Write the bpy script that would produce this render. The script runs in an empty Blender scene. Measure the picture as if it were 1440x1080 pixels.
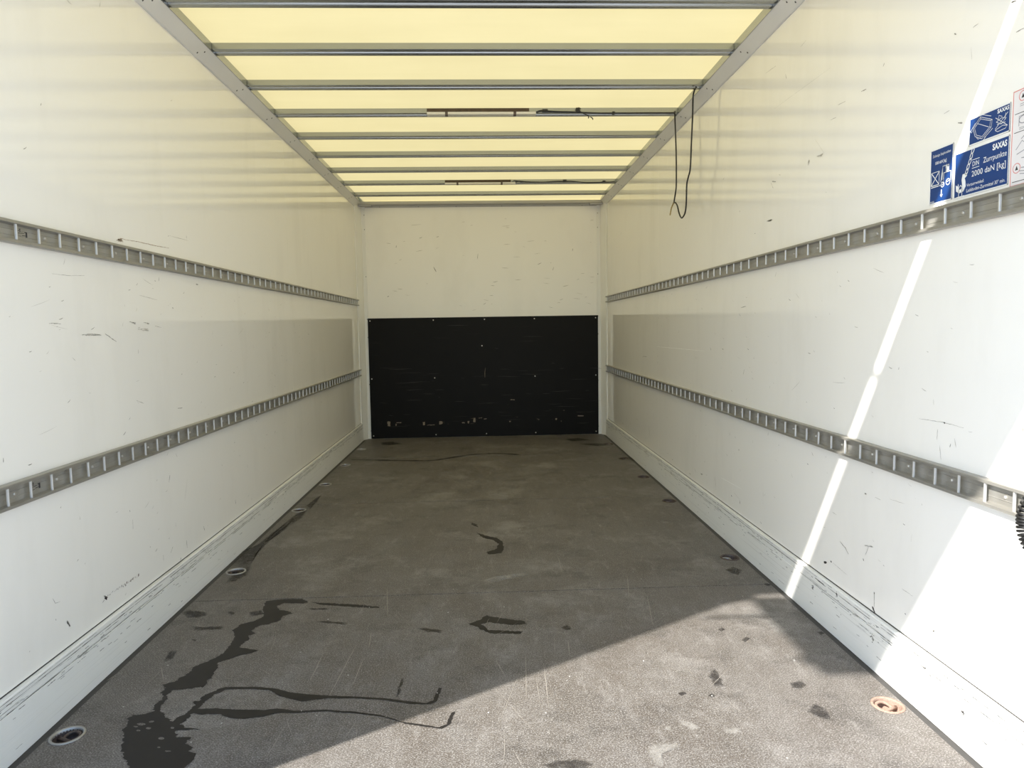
import bpy, bmesh, math, random
from mathutils import Vector, Matrix, noise
from mathutils.geometry import tessellate_polygon

# ------------------------------------------------------------------ scene, camera, light
scn = bpy.context.scene
COL = scn.collection
W = 2.46; HW = W / 2           # inner width of the box body
Y0 = 1.22                      # rear (open) end
L = 6.876                      # front bulkhead
HT = 2.42                      # outer height of the side walls
FPX = 959.45                   # focal length in pixels of the 1440 frame

cam = bpy.data.cameras.new('camera'); cam.sensor_fit = 'HORIZONTAL'; cam.sensor_width = 36.0
cam.lens = FPX / 1440 * 36.0; cam.clip_start = .02; cam.clip_end = 300
camo = bpy.data.objects.new('camera', cam); COL.objects.link(camo)
yaw, pitch, roll = 0.0380, -0.0813, 0.0154
Rm = Matrix.Rotation(-yaw, 3, 'Z') @ Matrix.Rotation(pitch, 3, 'X') @ Matrix.Rotation(roll, 3, 'Y')
Rc = Rm @ Matrix.Rotation(math.pi / 2, 3, 'X')
camo.matrix_world = Matrix.Translation((0.0149, 0, 1.0883)) @ Rc.to_4x4()
scn.camera = camo

SUN_DIR = Vector((1.0, 0.615, -1.05)).normalized()      # the way the sunlight travels
world = bpy.data.worlds.new('sky'); scn.world = world; world.use_nodes = True
wn = world.node_tree.nodes; wl = world.node_tree.links
sky = wn.new('ShaderNodeTexSky'); sky.sky_type = 'NISHITA'; sky.sun_disc = False
sky.sun_elevation = math.asin(-SUN_DIR.z); sky.sun_rotation = math.atan2(-SUN_DIR.x, -SUN_DIR.y)
sky.air_density = 1.0; sky.dust_density = 0.35; sky.ozone_density = 1.0
bg = wn['Background']; bg.inputs['Strength'].default_value = 0.255
wl.new(sky.outputs[0], bg.inputs[0])
sun = bpy.data.lights.new('sun', 'SUN'); sun.energy = 7.4; sun.angle = math.radians(.72); sun.color = (1, .955, .88)
suno = bpy.data.objects.new('sun', sun); COL.objects.link(suno)
suno.rotation_mode = 'QUATERNION'; suno.rotation_quaternion = SUN_DIR.to_track_quat('-Z', 'Y')
suno.location = (-8, -5, 9)
vs = scn.view_settings; vs.view_transform = 'Standard'; vs.look = 'None'; vs.gamma = 1; vs.use_curve_mapping = False
vs.exposure = 0.67
scn.cycles.max_bounces = 16; scn.cycles.diffuse_bounces = 10; scn.cycles.glossy_bounces = 6
scn.cycles.transmission_bounces = 6; scn.cycles.use_denoising = True

rnd = random.Random(7)

# ------------------------------------------------------------------ helpers
class MB:
    """collects faces and links them as one mesh object"""
    def __init__(s): s.v = []; s.f = []
    def add(s, vs, fs):
        n = len(s.v); s.v += [tuple(p) for p in vs]; s.f += [tuple(i + n for i in q) for q in fs]; return s
    def box(s, x0, x1, y0, y1, z0, z1):
        v = [(x, y, z) for x in (x0, x1) for y in (y0, y1) for z in (z0, z1)]
        return s.add(v, [(0,1,3,2), (4,6,7,5), (0,4,5,1), (2,3,7,6), (0,2,6,4), (1,5,7,3)])
    def prism(s, prof, fn, a, b):
        """closed profile (list of 2-tuples), swept from a to b; fn(u, v, t) gives the point"""
        n = len(prof)
        v = [fn(u, w, a) for u, w in prof] + [fn(u, w, b) for u, w in prof]
        f = [(i, (i+1) % n, n + (i+1) % n, n + i) for i in range(n)]
        t = tessellate_polygon([[Vector((u, w, 0)) for u, w in prof]])
        f += [tuple(q) for q in t] + [tuple(n + i for i in q) for q in t]
        return s.add(v, f)
    def tube(s, pts, r, n=8, caps=True):
        pts = [Vector(p) for p in pts]; v = []; f = []
        nx = None
        for i, p in enumerate(pts):
            t = (pts[min(i+1, len(pts)-1)] - pts[max(i-1, 0)]).normalized()
            if nx is None:
                nx = t.orthogonal().normalized()
            nx = (nx - t * nx.dot(t)).normalized(); bt = t.cross(nx)
            rr = r[i] if isinstance(r, (list, tuple)) else r
            for k in range(n):
                a = 2 * math.pi * k / n
                v.append(p + nx * math.cos(a) * rr + bt * math.sin(a) * rr)
        for i in range(len(pts) - 1):
            for k in range(n):
                f.append((i*n+k, i*n+(k+1) % n, (i+1)*n+(k+1) % n, (i+1)*n+k))
        if caps: f += [tuple(range(n)), tuple(range((len(pts)-1)*n, len(pts)*n))]
        return s.add(v, f)
    def lathe(s, prof, c, axis='Z', n=24):
        v = []; f = []; m = len(prof)
        for k in range(n):
            a = 2 * math.pi * k / n
            for r, h in prof:
                if axis == 'Z': v.append((c[0] + r*math.cos(a), c[1] + r*math.sin(a), c[2] + h))
                elif axis == 'X': v.append((c[0] + h, c[1] + r*math.cos(a), c[2] + r*math.sin(a)))
                else: v.append((c[0] + r*math.cos(a), c[1] + h, c[2] + r*math.sin(a)))
        for k in range(n):
            for i in range(m - 1):
                f.append((k*m+i, ((k+1) % n)*m+i, ((k+1) % n)*m+i+1, k*m+i+1))
        return s.add(v, f)
    def poly(s, pts, fn, th):
        """flat polygon of thickness th; fn(a, b, h) gives the point"""
        n = len(pts); t = tessellate_polygon([[Vector((a, b, 0)) for a, b in pts]])
        v = [fn(a, b, th) for a, b in pts] + [fn(a, b, 0) for a, b in pts]
        f = [tuple(q) for q in t] + [(i, (i+1) % n, n+(i+1) % n, n+i) for i in range(n)]
        return s.add(v, f)
    def stroke(s, pts, w, fn, th, jit=0):
        """flat ribbon along a polyline"""
        q = [Vector((a, b)) for a, b in pts]; n = len(q); up = []; dn = []
        for i, p in enumerate(q):
            t = (q[min(i+1, n-1)] - q[max(i-1, 0)]); t.normalize(); o = Vector((-t.y, t.x))
            ww = w[i] if isinstance(w, (list, tuple)) else w
            if jit: ww *= 1 + rnd.uniform(-jit, jit)
            up.append(p + o*ww/2); dn.append(p - o*ww/2)
        v = [fn(p.x, p.y, th) for p in up] + [fn(p.x, p.y, th) for p in dn]
        return s.add(v, [(i, i+1, n+i+1, n+i) for i in range(n-1)])
    def build(s, name, mat, parent=None, smooth=False, bevel=0, loc=None):
        me = bpy.data.meshes.new(name)
        v = s.v
        if loc is not None: v = [(a-loc[0], b-loc[1], c-loc[2]) for a, b, c in v]
        me.from_pydata(v, [], s.f); me.validate()
        bm = bmesh.new(); bm.from_mesh(me); bmesh.ops.recalc_face_normals(bm, faces=bm.faces); bm.to_mesh(me); bm.free()
        if smooth:
            for p in me.polygons: p.use_smooth = True
        o = bpy.data.objects.new(name, me); COL.objects.link(o)
        if mat: me.materials.append(mat)
        if loc is not None: o.location = loc
        if parent: o.parent = parent; o.matrix_parent_inverse = Matrix.Translation(-Vector(parent.location))
        if bevel:
            m = o.modifiers.new('bevel', 'BEVEL'); m.width = bevel; m.segments = 2; m.limit_method = 'ANGLE'
        return o

def inst(o, dx, dy, dz, parent):
    """a copy of a part, sharing its mesh, shifted"""
    c = o.copy(); COL.objects.link(c); c.location = o.location + Vector((dx, dy, dz))
    c.parent = parent; c.matrix_parent_inverse = Matrix.Translation(-Vector(parent.location)); return c
def empty(name, loc):
    o = bpy.data.objects.new(name, None); o.empty_display_size = .05; o.location = loc; COL.objects.link(o); return o
def tag(o, label, cat, group=None):
    o['label'] = label; o['category'] = cat
    if group: o['group'] = group
    return o
def struct(o, label=None):
    o['kind'] = 'structure'
    if label: o['label'] = label
    return o
def stuff(o): o['kind'] = 'stuff'; return o
def bez(pts, n=8):
    """Catmull-Rom through points"""
    P = [Vector(p) for p in pts]; out = []
    for i in range(len(P) - 1):
        a = P[max(i-1, 0)]; b = P[i]; c = P[i+1]; d = P[min(i+2, len(P)-1)]
        for k in range(n):
            t = k / n
            out.append(.5 * ((2*b) + (c-a)*t + (2*a-5*b+4*c-d)*t*t + (3*b-a-3*c+d)*t**3))
    out.append(P[-1]); return out

# ------------------------------------------------------------------ materials
class NT:
    def __init__(s, name):
        s.m = bpy.data.materials.new(name); s.m.use_nodes = True
        s.n = s.m.node_tree.nodes; s.l = s.m.node_tree.links; s.b = s.n['Principled BSDF']
        g = s.n.new('ShaderNodeNewGeometry'); s.pos = g.outputs['Position']
    def link(s, a, b): s.l.new(a, b)
    def mapv(s, scale, rot=(0,0,0)):
        m = s.n.new('ShaderNodeMapping'); m.inputs['Scale'].default_value = scale; m.inputs['Rotation'].default_value = rot
        s.link(s.pos, m.inputs['Vector']); return m.outputs[0]
    def noise(s, scale, detail=4, rough=.55, vec=None, dist=0):
        t = s.n.new('ShaderNodeTexNoise'); t.inputs['Scale'].default_value = scale; t.inputs['Detail'].default_value = detail
        t.inputs['Roughness'].default_value = rough; t.inputs['Distortion'].default_value = dist
        s.link(vec or s.pos, t.inputs['Vector']); return t.outputs['Fac']
    def ramp(s, fac, stops):
        r = s.n.new('ShaderNodeValToRGB'); e = r.color_ramp.elements
        while len(e) < len(stops): e.new(.5)
        for q, (p, c) in zip(e, stops):
            q.position = p; q.color = (c, c, c, 1) if not isinstance(c, tuple) else (*c, 1)
        s.link(fac, r.inputs[0]); return r.outputs[0]
    def mix(s, fac, a, b, mode='MIX'):
        m = s.n.new('ShaderNodeMix'); m.data_type = 'RGBA'; m.blend_type = mode
        for sock, val in ((m.inputs[0], fac), (m.inputs[6], a), (m.inputs[7], b)):
            if isinstance(val, (int, float)): sock.default_value = val
            elif isinstance(val, tuple): sock.default_value = (*val, 1)
            else: s.link(val, sock)
        return m.outputs[2]
    def math(s, op, a, b=0):
        m = s.n.new('ShaderNodeMath'); m.operation = op
        for sock, val in ((m.inputs[0], a), (m.inputs[1], b)):
            if isinstance(val, (int, float)): sock.default_value = val
            else: s.link(val, sock)
        return m.outputs[0]
    def sep(s):
        q = s.n.new('ShaderNodeSeparateXYZ'); s.link(s.pos, q.inputs[0]); return q.outputs
    def bump(s, h, strength, dist=.002):
        b = s.n.new('ShaderNodeBump'); b.inputs['Strength'].default_value = strength; b.inputs['Distance'].default_value = dist
        s.link(h, b.inputs['Height']); s.link(b.outputs[0], s.b.inputs['Normal'])
    def set(s, col=None, rough=None, metal=0, spec=None):
        if isinstance(col, tuple): s.b.inputs['Base Color'].default_value = (*col, 1)
        elif col is not None: s.link(col, s.b.inputs['Base Color'])
        if isinstance(rough, (int, float)): s.b.inputs['Roughness'].default_value = rough
        elif rough is not None: s.link(rough, s.b.inputs['Roughness'])
        s.b.inputs['Metallic'].default_value = metal
        if spec is not None: s.b.inputs['Specular IOR Level'].default_value = spec
        return s.m

def simple(name, col, rough=.5, metal=0, var=.12, scale=30, spec=None):
    t = NT(name); n = t.noise(scale, 5)
    c2 = tuple(c * (1 - var * 2) for c in col)
    return t.set(t.mix(n, c2, tuple(min(1, c * (1 + var)) for c in col)), rough, metal, spec)

def mat_wall(matt=False):
    t = NT('white_laminate_wall')
    big = t.noise(1.3, 3); smear = t.noise(2.2, 5, .6, t.mapv((1, 1.6, .5)))
    c = t.mix(big, (.905, .885, .850), (.93, .912, .878))
    c = t.mix(t.ramp(smear, [(.52, 0), (.85, .28)]), c, (.66, .64, .60))
    speck = t.noise(70, 3, .7, t.mapv((1, 1, .6)))
    c = t.mix(t.ramp(speck, [(.76, 0), (.80, .5)]), c, (.40, .38, .35))
    t.bump(t.noise(5, 2, .5, t.mapv((1, 1, 1))), .07, .004)
    return t.set(c, t.ramp(t.noise(9, 4), [(.3, .05), (.8, .11)]) if not matt else .42, 0, .55)
def mat_kick():
    t = NT('scuffed_kick_plate')
    z = t.sep()[2]
    s1 = t.noise(1, 6, .7, t.mapv((20, 5, 130))); s2 = t.noise(1, 5, .7, t.mapv((8, 1.2, 320)))
    c = t.mix(t.noise(2, 4), (.82, .82, .80), (.87, .87, .85))
    c = t.mix(t.ramp(s2, [(.60, 0), (.68, .55)]), c, (.42, .41, .39))
    band = t.math('SUBTRACT', 1, t.math('MULTIPLY', t.math('ABSOLUTE', t.math('SUBTRACT', z, .140)), 38))
    band = t.math('MAXIMUM', band, 0)
    m = t.math('MULTIPLY', t.ramp(s1, [(.58, 0), (.66, 1)]), band)
    c = t.mix(t.math('MULTIPLY', m, .75), c, (.16, .15, .14))
    t.bump(s1, .25, .002)
    return t.set(c, .35, 0, .45)
def mat_floor():
    t = NT('phenolic_plywood_floor')
    n1 = t.noise(1.6, 6, .6); n2 = t.noise(7, 8, .68, t.mapv((1.0, .55, 1))); n3 = t.noise(40, 6, .7)
    c = t.mix(t.ramp(n1, [(.35, 0), (.65, 1)]), (.088, .071, .058), (.120, .106, .094))
    c = t.mix(t.ramp(n2, [(.42, 0), (.72, .75)]), c, (.195, .182, .170))
    c = t.mix(t.ramp(n2, [(.22, .65), (.42, 0)]), c, (.070, .060, .052))
    c = t.mix(t.ramp(n3, [(.52, 0), (.72, .5)]), c, (.27, .26, .245))
    patch = t.noise(2.6, 9, .74, t.mapv((1, 1, 1), (0, 0, .5)))
    c = t.mix(t.ramp(patch, [(.52, 0), (.66, .62)]), c, (.32, .305, .29))
    dk = t.noise(4.2, 9, .75, t.mapv((.8, 1.1, 1), (0, 0, -.3)))
    c = t.mix(t.ramp(dk, [(.52, 0), (.63, .75)]), c, (.048, .041, .036))
    fine = t.noise(1, 7, .75, t.mapv((22, 6, 1), (0, 0, .1)))
    c = t.mix(t.ramp(fine, [(.56, 0), (.66, .45)]), c, (.30, .285, .27))
    c = t.mix(t.ramp(fine, [(.34, .5), (.44, 0)]), c, (.055, .048, .043))
    n4 = t.noise(230, 3, .7)
    c = t.mix(t.ramp(n4, [(.50, 0), (.66, .70)]), c, (.40, .385, .37))
    c = t.mix(t.ramp(n4, [(.36, .70), (.48, 0)]), c, (.055, .048, .043))
    sp = t.noise(120, 2, .6)
    c = t.mix(t.ramp(sp, [(.70, 0), (.76, .6)]), c, (.55, .53, .50))
    # wire-mesh imprint
    hs = []
    for a in (.78, -.78):
        w = t.n.new('ShaderNodeTexWave'); w.inputs['Scale'].default_value = 55; w.inputs['Distortion'].default_value = .25
        t.link(t.mapv((1, 1, 1), (0, 0, a)), w.inputs['Vector']); hs.append(w.outputs['Fac'])
    grid = t.math('MULTIPLY', hs[0], hs[1])
    c = t.mix(t.ramp(grid, [(.0, .30), (.5, 0)]), c, (.07, .065, .06))
    t.bump(t.math('ADD', t.math('MULTIPLY', grid, .6), n3), .30, .0015)
    return t.set(c, t.ramp(n2, [(.3, .42), (.75, .62)]), 0, .45)
def mat_roof():
    t = NT('translucent_roof_sheet')
    out = t.n['Material Output']
    fib = t.noise(1, 5, .65, t.mapv((1.5, 14, 1))); bl = t.noise(3, 4)
    c = t.mix(fib, (.405, .336, .153), (.495, .412, .204))
    c = t.mix(t.ramp(bl, [(.45, 0), (.8, .35)]), c, (.395, .325, .150))
    tr = t.n.new('ShaderNodeBsdfTranslucent'); t.link(c, tr.inputs[0])
    df = t.n.new('ShaderNodeBsdfDiffuse'); df.inputs[0].default_value = (.80, .77, .58, 1)
    mx = t.n.new('ShaderNodeMixShader'); mx.inputs[0].default_value = ROOF_DIFF
    t.link(tr.outputs[0], mx.inputs[1]); t.link(df.outputs[0], mx.inputs[2]); t.link(mx.outputs[0], out.inputs[0])
    return t.m
ROOF_DIFF = .45
def mat_alu(name, col, rough, metal=.85, streak=True):
    t = NT(name)
    n = t.noise(1, 5, .65, t.mapv((25, 3, 90))) if streak else t.noise(18, 5)
    d = t.noise(9, 5, .65)
    c = t.mix(n, tuple(q*.72 for q in col), col)
    c = t.mix(t.ramp(d, [(.5, 0), (.8, .6)]), c, tuple(q*.5 for q in col))
    return t.set(c, t.ramp(n, [(.3, rough), (.8, rough + .18)]), metal)
def mat_black():
    t = NT('black_film_plywood')
    s = t.noise(1, 6, .72, t.mapv((3, 3, 40))); b = t.noise(2, 4); z = t.sep()[2]
    c = t.mix(b, (.0042, .0038, .0034), (.0075, .0066, .006))
    c = t.mix(t.ramp(s, [(.60, 0), (.75, .45)]), c, (.02, .018, .016))
    chip = t.noise(1, 6, .8, t.mapv((9, 9, 26)))
    band = t.math('MAXIMUM', t.math('SUBTRACT', 1, t.math('MULTIPLY', t.math('ABSOLUTE', t.math('SUBTRACT', z, .155)), 18)), 0)
    c = t.mix(t.math('MULTIPLY', t.ramp(chip, [(.64, 0), (.70, 1)]), band), c, (.34, .27, .20))
    return t.set(c, .5, 0, .14)
def mat_wet():
    t = NT('wet_film')
    c = t.mix(t.noise(18, 6, .65), (.013, .0118, .012), (.022, .020, .020))
    return t.set(c, .45, 0, .22)

M = dict(wall=mat_wall(), wallback=mat_wall(True), kick=mat_kick(), floor=mat_floor(), roof=mat_roof(), black=mat_black(), wet=mat_wet())
M['rail'] = mat_alu('dull_aluminium_rail', (.47, .455, .42), .36, .6)
M['rung'] = mat_alu('bright_aluminium_rung', (.80, .80, .80), .30, .55, False)
M['bow'] = simple('galvanised_bow', (.40, .42, .43), .26, .85, .06, 4)
M['cant'] = simple('grey_painted_profile', (.78, .77, .75), .42, 0, .02, 8)
M['beam'] = simple('dull_grey_beam', (.46, .45, .42), .45, 0, .05, 8)
M['post'] = simple('white_painted_profile', (.86, .85, .82), .40, 0, .02, 6)
M['seal'] = simple('dark_sealant', (.050, .047, .045), .6, 0, .2, 40)
M['galv'] = mat_alu('zinc_steel', (.50, .49, .48), .38, .75, False)
M['rust'] = simple('rusty_steel', (.36, .245, .19), .8, .0, .35, 220)
M['dirtysteel'] = simple('dirty_brown_steel', (.13, .10, .085), .6, .4, .3, 160)
M['screw'] = simple('steel_screw_head', (.62, .60, .56), .4, .7, .1)
M['darkscrew'] = simple('dark_screw_head', (.10, .095, .09), .5, .5, .1)
M['wood'] = simple('brown_weathered_batten', (.085, .055, .030), .7, 0, .3, 60)
M['lampwhite'] = simple('yellowed_white_diffuser', (.74, .70, .60), .35, 0, .04)
M['cable'] = simple('black_rubber_cable', (.012, .012, .013), .45, 0, .2)
M['brass'] = simple('bare_copper_strands', (.42, .32, .13), .45, .5, .2)
M['blue'] = simple('blue_sign_film', (.010, .048, .190), .35, 0, .03, 30, .3)
M['white'] = simple('white_print', (.84, .85, .86), .35, 0, .02)
M['red'] = simple('red_print', (.70, .20, .18), .4, 0, .03)
M['signwhite'] = simple('pale_sign_film', (.80, .77, .78), .35, 0, .02)
M['grey'] = simple('grey_print', (.32, .31, .34), .4, 0, .05)
M['inkblack'] = simple('black_print', (.03, .03, .035), .5, 0, .1)
M['scuff0'] = simple('black_scuff', (.05, .047, .044), .6, 0, .2)
M['scuff1'] = simple('grey_scuff', (.34, .32, .29), .6, 0, .25, 90)
M['scuff2'] = simple('rust_brown_scuff', (.075, .035, .027), .7, 0, .3, 90)
M['scuff3'] = simple('tan_brown_scuff', (.42, .33, .25), .7, 0, .25, 90)
M['scuff4'] = simple('faint_scuff', (.58, .56, .52), .6, 0, .15, 120)
M['scuff5'] = simple('pale_scratch', (.90, .90, .88), .4, 0, .02)
M['scratch'] = simple('pale_floor_scratch', (.30, .275, .245), .6, 0, .2, 120)
M['limestain'] = simple('pale_dried_residue', (.50, .48, .45), .7, 0, .2, 90)
M['stain'] = simple('dark_floor_stain', (.045, .041, .039), .5, 0, .2, 60)
M['asphalt'] = simple('yard_concrete', (.50, .485, .455), .85, 0, .10, 3)
M['outer'] = simple('white_body_panel', (.72, .72, .72), .35, 0, .03)

# traced outlines, in metres on the floor (x, y) or on a side wall (y, z)
MAIN= [(-0.893, 2.727), (-0.825, 2.743), (-0.751, 2.738), (-0.716, 2.701), (-0.738, 2.69), (-0.813, 2.701), (-0.835, 2.672), (-0.813, 2.633), (-0.762, 2.612), (-0.752, 2.592), (-0.781, 2.575), (-0.779, 2.535), (-0.813, 2.504), (-0.843, 2.495), (-0.862, 2.453), (-0.834, 2.424), (-0.861, 2.411), (-0.845, 2.389), (-0.854, 2.35), (-0.857, 2.321), (-0.782, 2.293), (-0.802, 2.276), (-0.838, 2.255), (-0.864, 2.233), (-0.895, 2.214), (-0.877, 2.179), (-0.874, 2.129), (-0.875, 2.081), (-0.877, 2.059), (-0.913, 2.05), (-0.957, 2.044), (-0.969, 2.025), (-0.956, 1.984), (-0.954, 1.956), (-0.924, 1.907), (-0.884, 1.873), (-0.878, 1.885), (-0.868, 1.91), (-0.863, 1.936), (-0.854, 1.956), (-0.875, 1.978), (-0.856, 1.977), (-0.853, 1.998), (-0.841, 2.026), (-0.809, 2.054), (-0.749, 2.05), (-0.702, 2.047), (-0.651, 2.036), (-0.597, 2.01), (-0.548, 1.996), (-0.483, 1.983), (-0.389, 1.971), (-0.311, 1.958), (-0.233, 1.936), (-0.179, 1.921), (-0.158, 1.938), (-0.147, 2.005), (-0.139, 2.004), (-0.146, 1.93), (-0.163, 1.915), (-0.216, 1.918), (-0.31, 1.948), (-0.387, 1.96), (-0.472, 1.968), (-0.516, 1.961), (-0.544, 1.953), (-0.587, 1.973), (-0.622, 1.99), (-0.663, 2.025), (-0.713, 2.035), (-0.761, 2.039), (-0.8, 2.038), (-0.825, 2.003), (-0.834, 1.962), (-0.838, 1.935), (-0.798, 1.935), (-0.735, 1.925), (-0.644, 1.915), (-0.609, 1.922), (-0.553, 1.905), (-0.466, 1.906), (-0.374, 1.888), (-0.298, 1.866), (-0.235, 1.83), (-0.177, 1.812), (-0.133, 1.797), (-0.113, 1.81), (-0.101, 1.866), (-0.091, 1.872), (-0.102, 1.809), (-0.122, 1.789), (-0.161, 1.799), (-0.227, 1.82), (-0.289, 1.857), (-0.372, 1.88), (-0.463, 1.897), (-0.55, 1.894), (-0.595, 1.899), (-0.633, 1.882), (-0.688, 1.872), (-0.734, 1.882), (-0.764, 1.903), (-0.815, 1.904), (-0.846, 1.909), (-0.849, 1.883), (-0.852, 1.858), (-0.835, 1.842), (-0.788, 1.829), (-0.84, 1.83), (-0.857, 1.822), (-0.84, 1.797), (-0.797, 1.794), (-0.806, 1.766), (-0.774, 1.747), (-0.781, 1.731), (-0.756, 1.719), (-0.751, 1.692), (-0.761, 1.662), (-0.739, 1.612), (-0.86, 1.619), (-0.898, 1.671), (-0.933, 1.714), (-0.966, 1.76), (-0.995, 1.819), (-1.015, 1.881), (-1.014, 1.913), (-0.979, 1.915), (-0.968, 1.93), (-0.976, 1.971), (-0.973, 2.013), (-1.007, 2.083), (-0.98, 2.096), (-0.961, 2.135), (-0.957, 2.193), (-0.928, 2.225), (-0.909, 2.251), (-0.897, 2.277), (-0.896, 2.343), (-0.904, 2.404), (-0.929, 2.458), (-0.92, 2.512), (-0.879, 2.531), (-0.855, 2.576), (-0.883, 2.65)]
SMALL= [[(-1.195, 2.644), (-1.172, 2.66), (-1.09, 2.629), (-1.08, 2.604), (-1.105, 2.583), (-1.15, 2.586)], [(-1.011, 2.621), (-1.001, 2.637), (-0.976, 2.616), (-0.983, 2.595)], [(-1.099, 2.507), (-1.06, 2.496), (-0.981, 2.499), (-0.969, 2.472), (-1.027, 2.471), (-1.066, 2.466)], [(-1.076, 2.236), (-1.086, 2.281), (-1.084, 2.311), (-1.067, 2.311), (-1.056, 2.279), (-1.054, 2.246)], [(-0.64, 2.518), (-0.587, 2.514), (-0.526, 2.496), (-0.524, 2.478), (-0.601, 2.495)], [(-0.256, 2.43), (-0.194, 2.419), (-0.158, 2.404), (-0.164, 2.383), (-0.211, 2.395)], [(-1.056, 2.399), (-1.031, 2.393), (-1.032, 2.377)], [(-0.7, 2.641), (-0.624, 2.638), (-0.619, 2.623), (-0.691, 2.623)], [(-0.264, 1.973), (-0.272, 1.959), (-0.268, 2.068), (-0.261, 2.068)], [(-0.705, 2.7), (-0.54, 2.669), (-0.423, 2.635), (-0.426, 2.623), (-0.545, 2.645), (-0.663, 2.674)], [(-0.088, 3.786), (-0.051, 3.742), (-0.043, 3.682), (-0.079, 3.725)], [(-0.049, 3.578), (0.012, 3.514), (0.052, 3.488), (0.084, 3.421), (0.087, 3.298), (0.073, 3.241), (0.011, 3.227), (0.005, 3.266), (0.049, 3.301), (0.064, 3.38), (0.038, 3.446), (-0.015, 3.494)], [(-0.064, 2.453), (-0.022, 2.483), (-0.002, 2.528), (0.027, 2.503), (0.141, 2.46), (0.145, 2.438), (0.092, 2.43), (0.007, 2.459), (-0.021, 2.443), (0.007, 2.394), (0.127, 2.374), (0.121, 2.354), (0.007, 2.369), (-0.031, 2.418)], [(0.272, 2.396), (0.292, 2.416), (0.308, 2.397), (0.304, 2.376), (0.284, 2.369)], [(1.066, 2.929), (1.117, 2.964), (1.135, 2.913), (1.103, 2.865), (1.078, 2.879)], [(1.166, 2.748), (1.186, 2.761), (1.194, 2.738), (1.169, 2.722)], [(0.138, 1.618), (0.191, 1.635), (0.242, 1.629), (0.266, 1.61), (0.238, 1.597), (0.162, 1.6)], [(0.688, 2.017), (0.724, 2.063), (0.722, 1.999), (0.717, 1.961), (0.691, 1.956)], [(0.568, 1.927), (0.584, 1.936), (0.593, 1.921), (0.572, 1.909)], [(0.65, 1.908), (0.667, 1.919), (0.675, 1.905), (0.659, 1.894)], [(0.883, 2.253), (0.909, 2.275), (0.918, 2.262), (0.888, 2.233)], [(1.169, 2.292), (1.187, 2.299), (1.192, 2.282), (1.171, 2.268)], [(0.831, 2.34), (0.85, 2.353), (0.855, 2.336), (0.837, 2.321)], [(0.902, 1.803), (0.942, 1.847), (0.962, 1.812), (0.947, 1.762), (0.922, 1.776)], [(0.923, 1.962), (0.955, 1.971), (0.966, 1.944), (0.933, 1.925), (0.914, 1.933)], [(-1.021, 6.626), (-0.911, 6.658), (-0.797, 6.516), (-0.902, 6.452), (-0.99, 6.485)], [(0.77, 6.577), (0.915, 6.642), (1.012, 6.509), (0.832, 6.451)], [(0.868, 6.3), (1.056, 6.309), (1.207, 6.223), (1.028, 6.14)], [(1.099, 5.575), (1.171, 5.601), (1.154, 5.516), (1.105, 5.522)]]
LIGHT= [[(0.406, 1.659), (0.436, 1.684), (0.495, 1.691), (0.497, 1.669), (0.457, 1.65), (0.442, 1.63), (0.44, 1.599), (0.423, 1.594), (0.414, 1.611)], [(-0.013, 2.881), (0.043, 2.932), (0.182, 2.968), (0.184, 2.936), (0.087, 2.891), (0.009, 2.843)], [(0.528, 1.783), (0.569, 1.774), (0.579, 1.75), (0.557, 1.737), (0.539, 1.758)], [(0.641, 1.746), (0.683, 1.737), (0.69, 1.717), (0.642, 1.72)], [(0.483, 1.762), (0.498, 1.764), (0.497, 1.741), (0.486, 1.746)]]
TRAIL= [(-1.14, 5.763), (-0.882, 5.706), (-0.629, 5.659), (-0.463, 5.64), (-0.32, 5.727), (-0.189, 5.829), (-0.054, 5.896), (0.119, 5.903), (0.288, 5.817)]
SCR= [[(0.103, 2.073), (0.07, 1.946), (0.032, 1.797)], [(0.155, 2.038), (0.154, 1.879)], [(0.185, 2.134), (0.178, 1.877)], [(0.031, 2.162), (0.058, 2.06)], [(0.648, 2.64), (0.607, 2.392)], [(0.616, 2.886), (0.577, 2.659)], [(0.483, 2.835), (0.471, 2.749)], [(0.425, 1.937), (0.459, 1.892)], [(0.639, 2.069), (0.644, 2.02)], [(0.067, 1.691), (0.089, 1.609)], [(0.049, 1.76), (0.041, 1.619)], [(0.13, 2.19), (0.115, 1.908)], [(0.284, 2.292), (0.275, 2.18)], [(0.749, 1.901), (0.799, 1.902)], [(0.343, 3.18), (0.338, 2.972)], [(0.605, 3.333), (0.617, 3.328)], [(0.021, 2.001), (0.14, 1.731)], [(0.663, 1.943), (0.782, 2.075)], [(0.234, 2.762), (0.75, 2.75)], [(-0.42, 2.828), (-0.377, 2.54)], [(-0.416, 2.41), (-0.405, 2.28)], [(-0.453, 2.312), (-0.472, 1.966)], [(-1.068, 2.2), (-1.018, 2.107)], [(-1.197, 2.119), (-1.186, 2.166)], [(-0.409, 2.216), (-0.413, 2.035)], [(-0.552, 2.244), (-0.552, 2.075)], [(-0.833, 2.107), (-0.778, 2.098)], [(-0.56, 1.827), (-0.566, 1.691)], [(-0.365, 1.839), (-0.379, 1.768)], [(-1.058, 2.078), (-1.055, 2.191)]]
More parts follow.
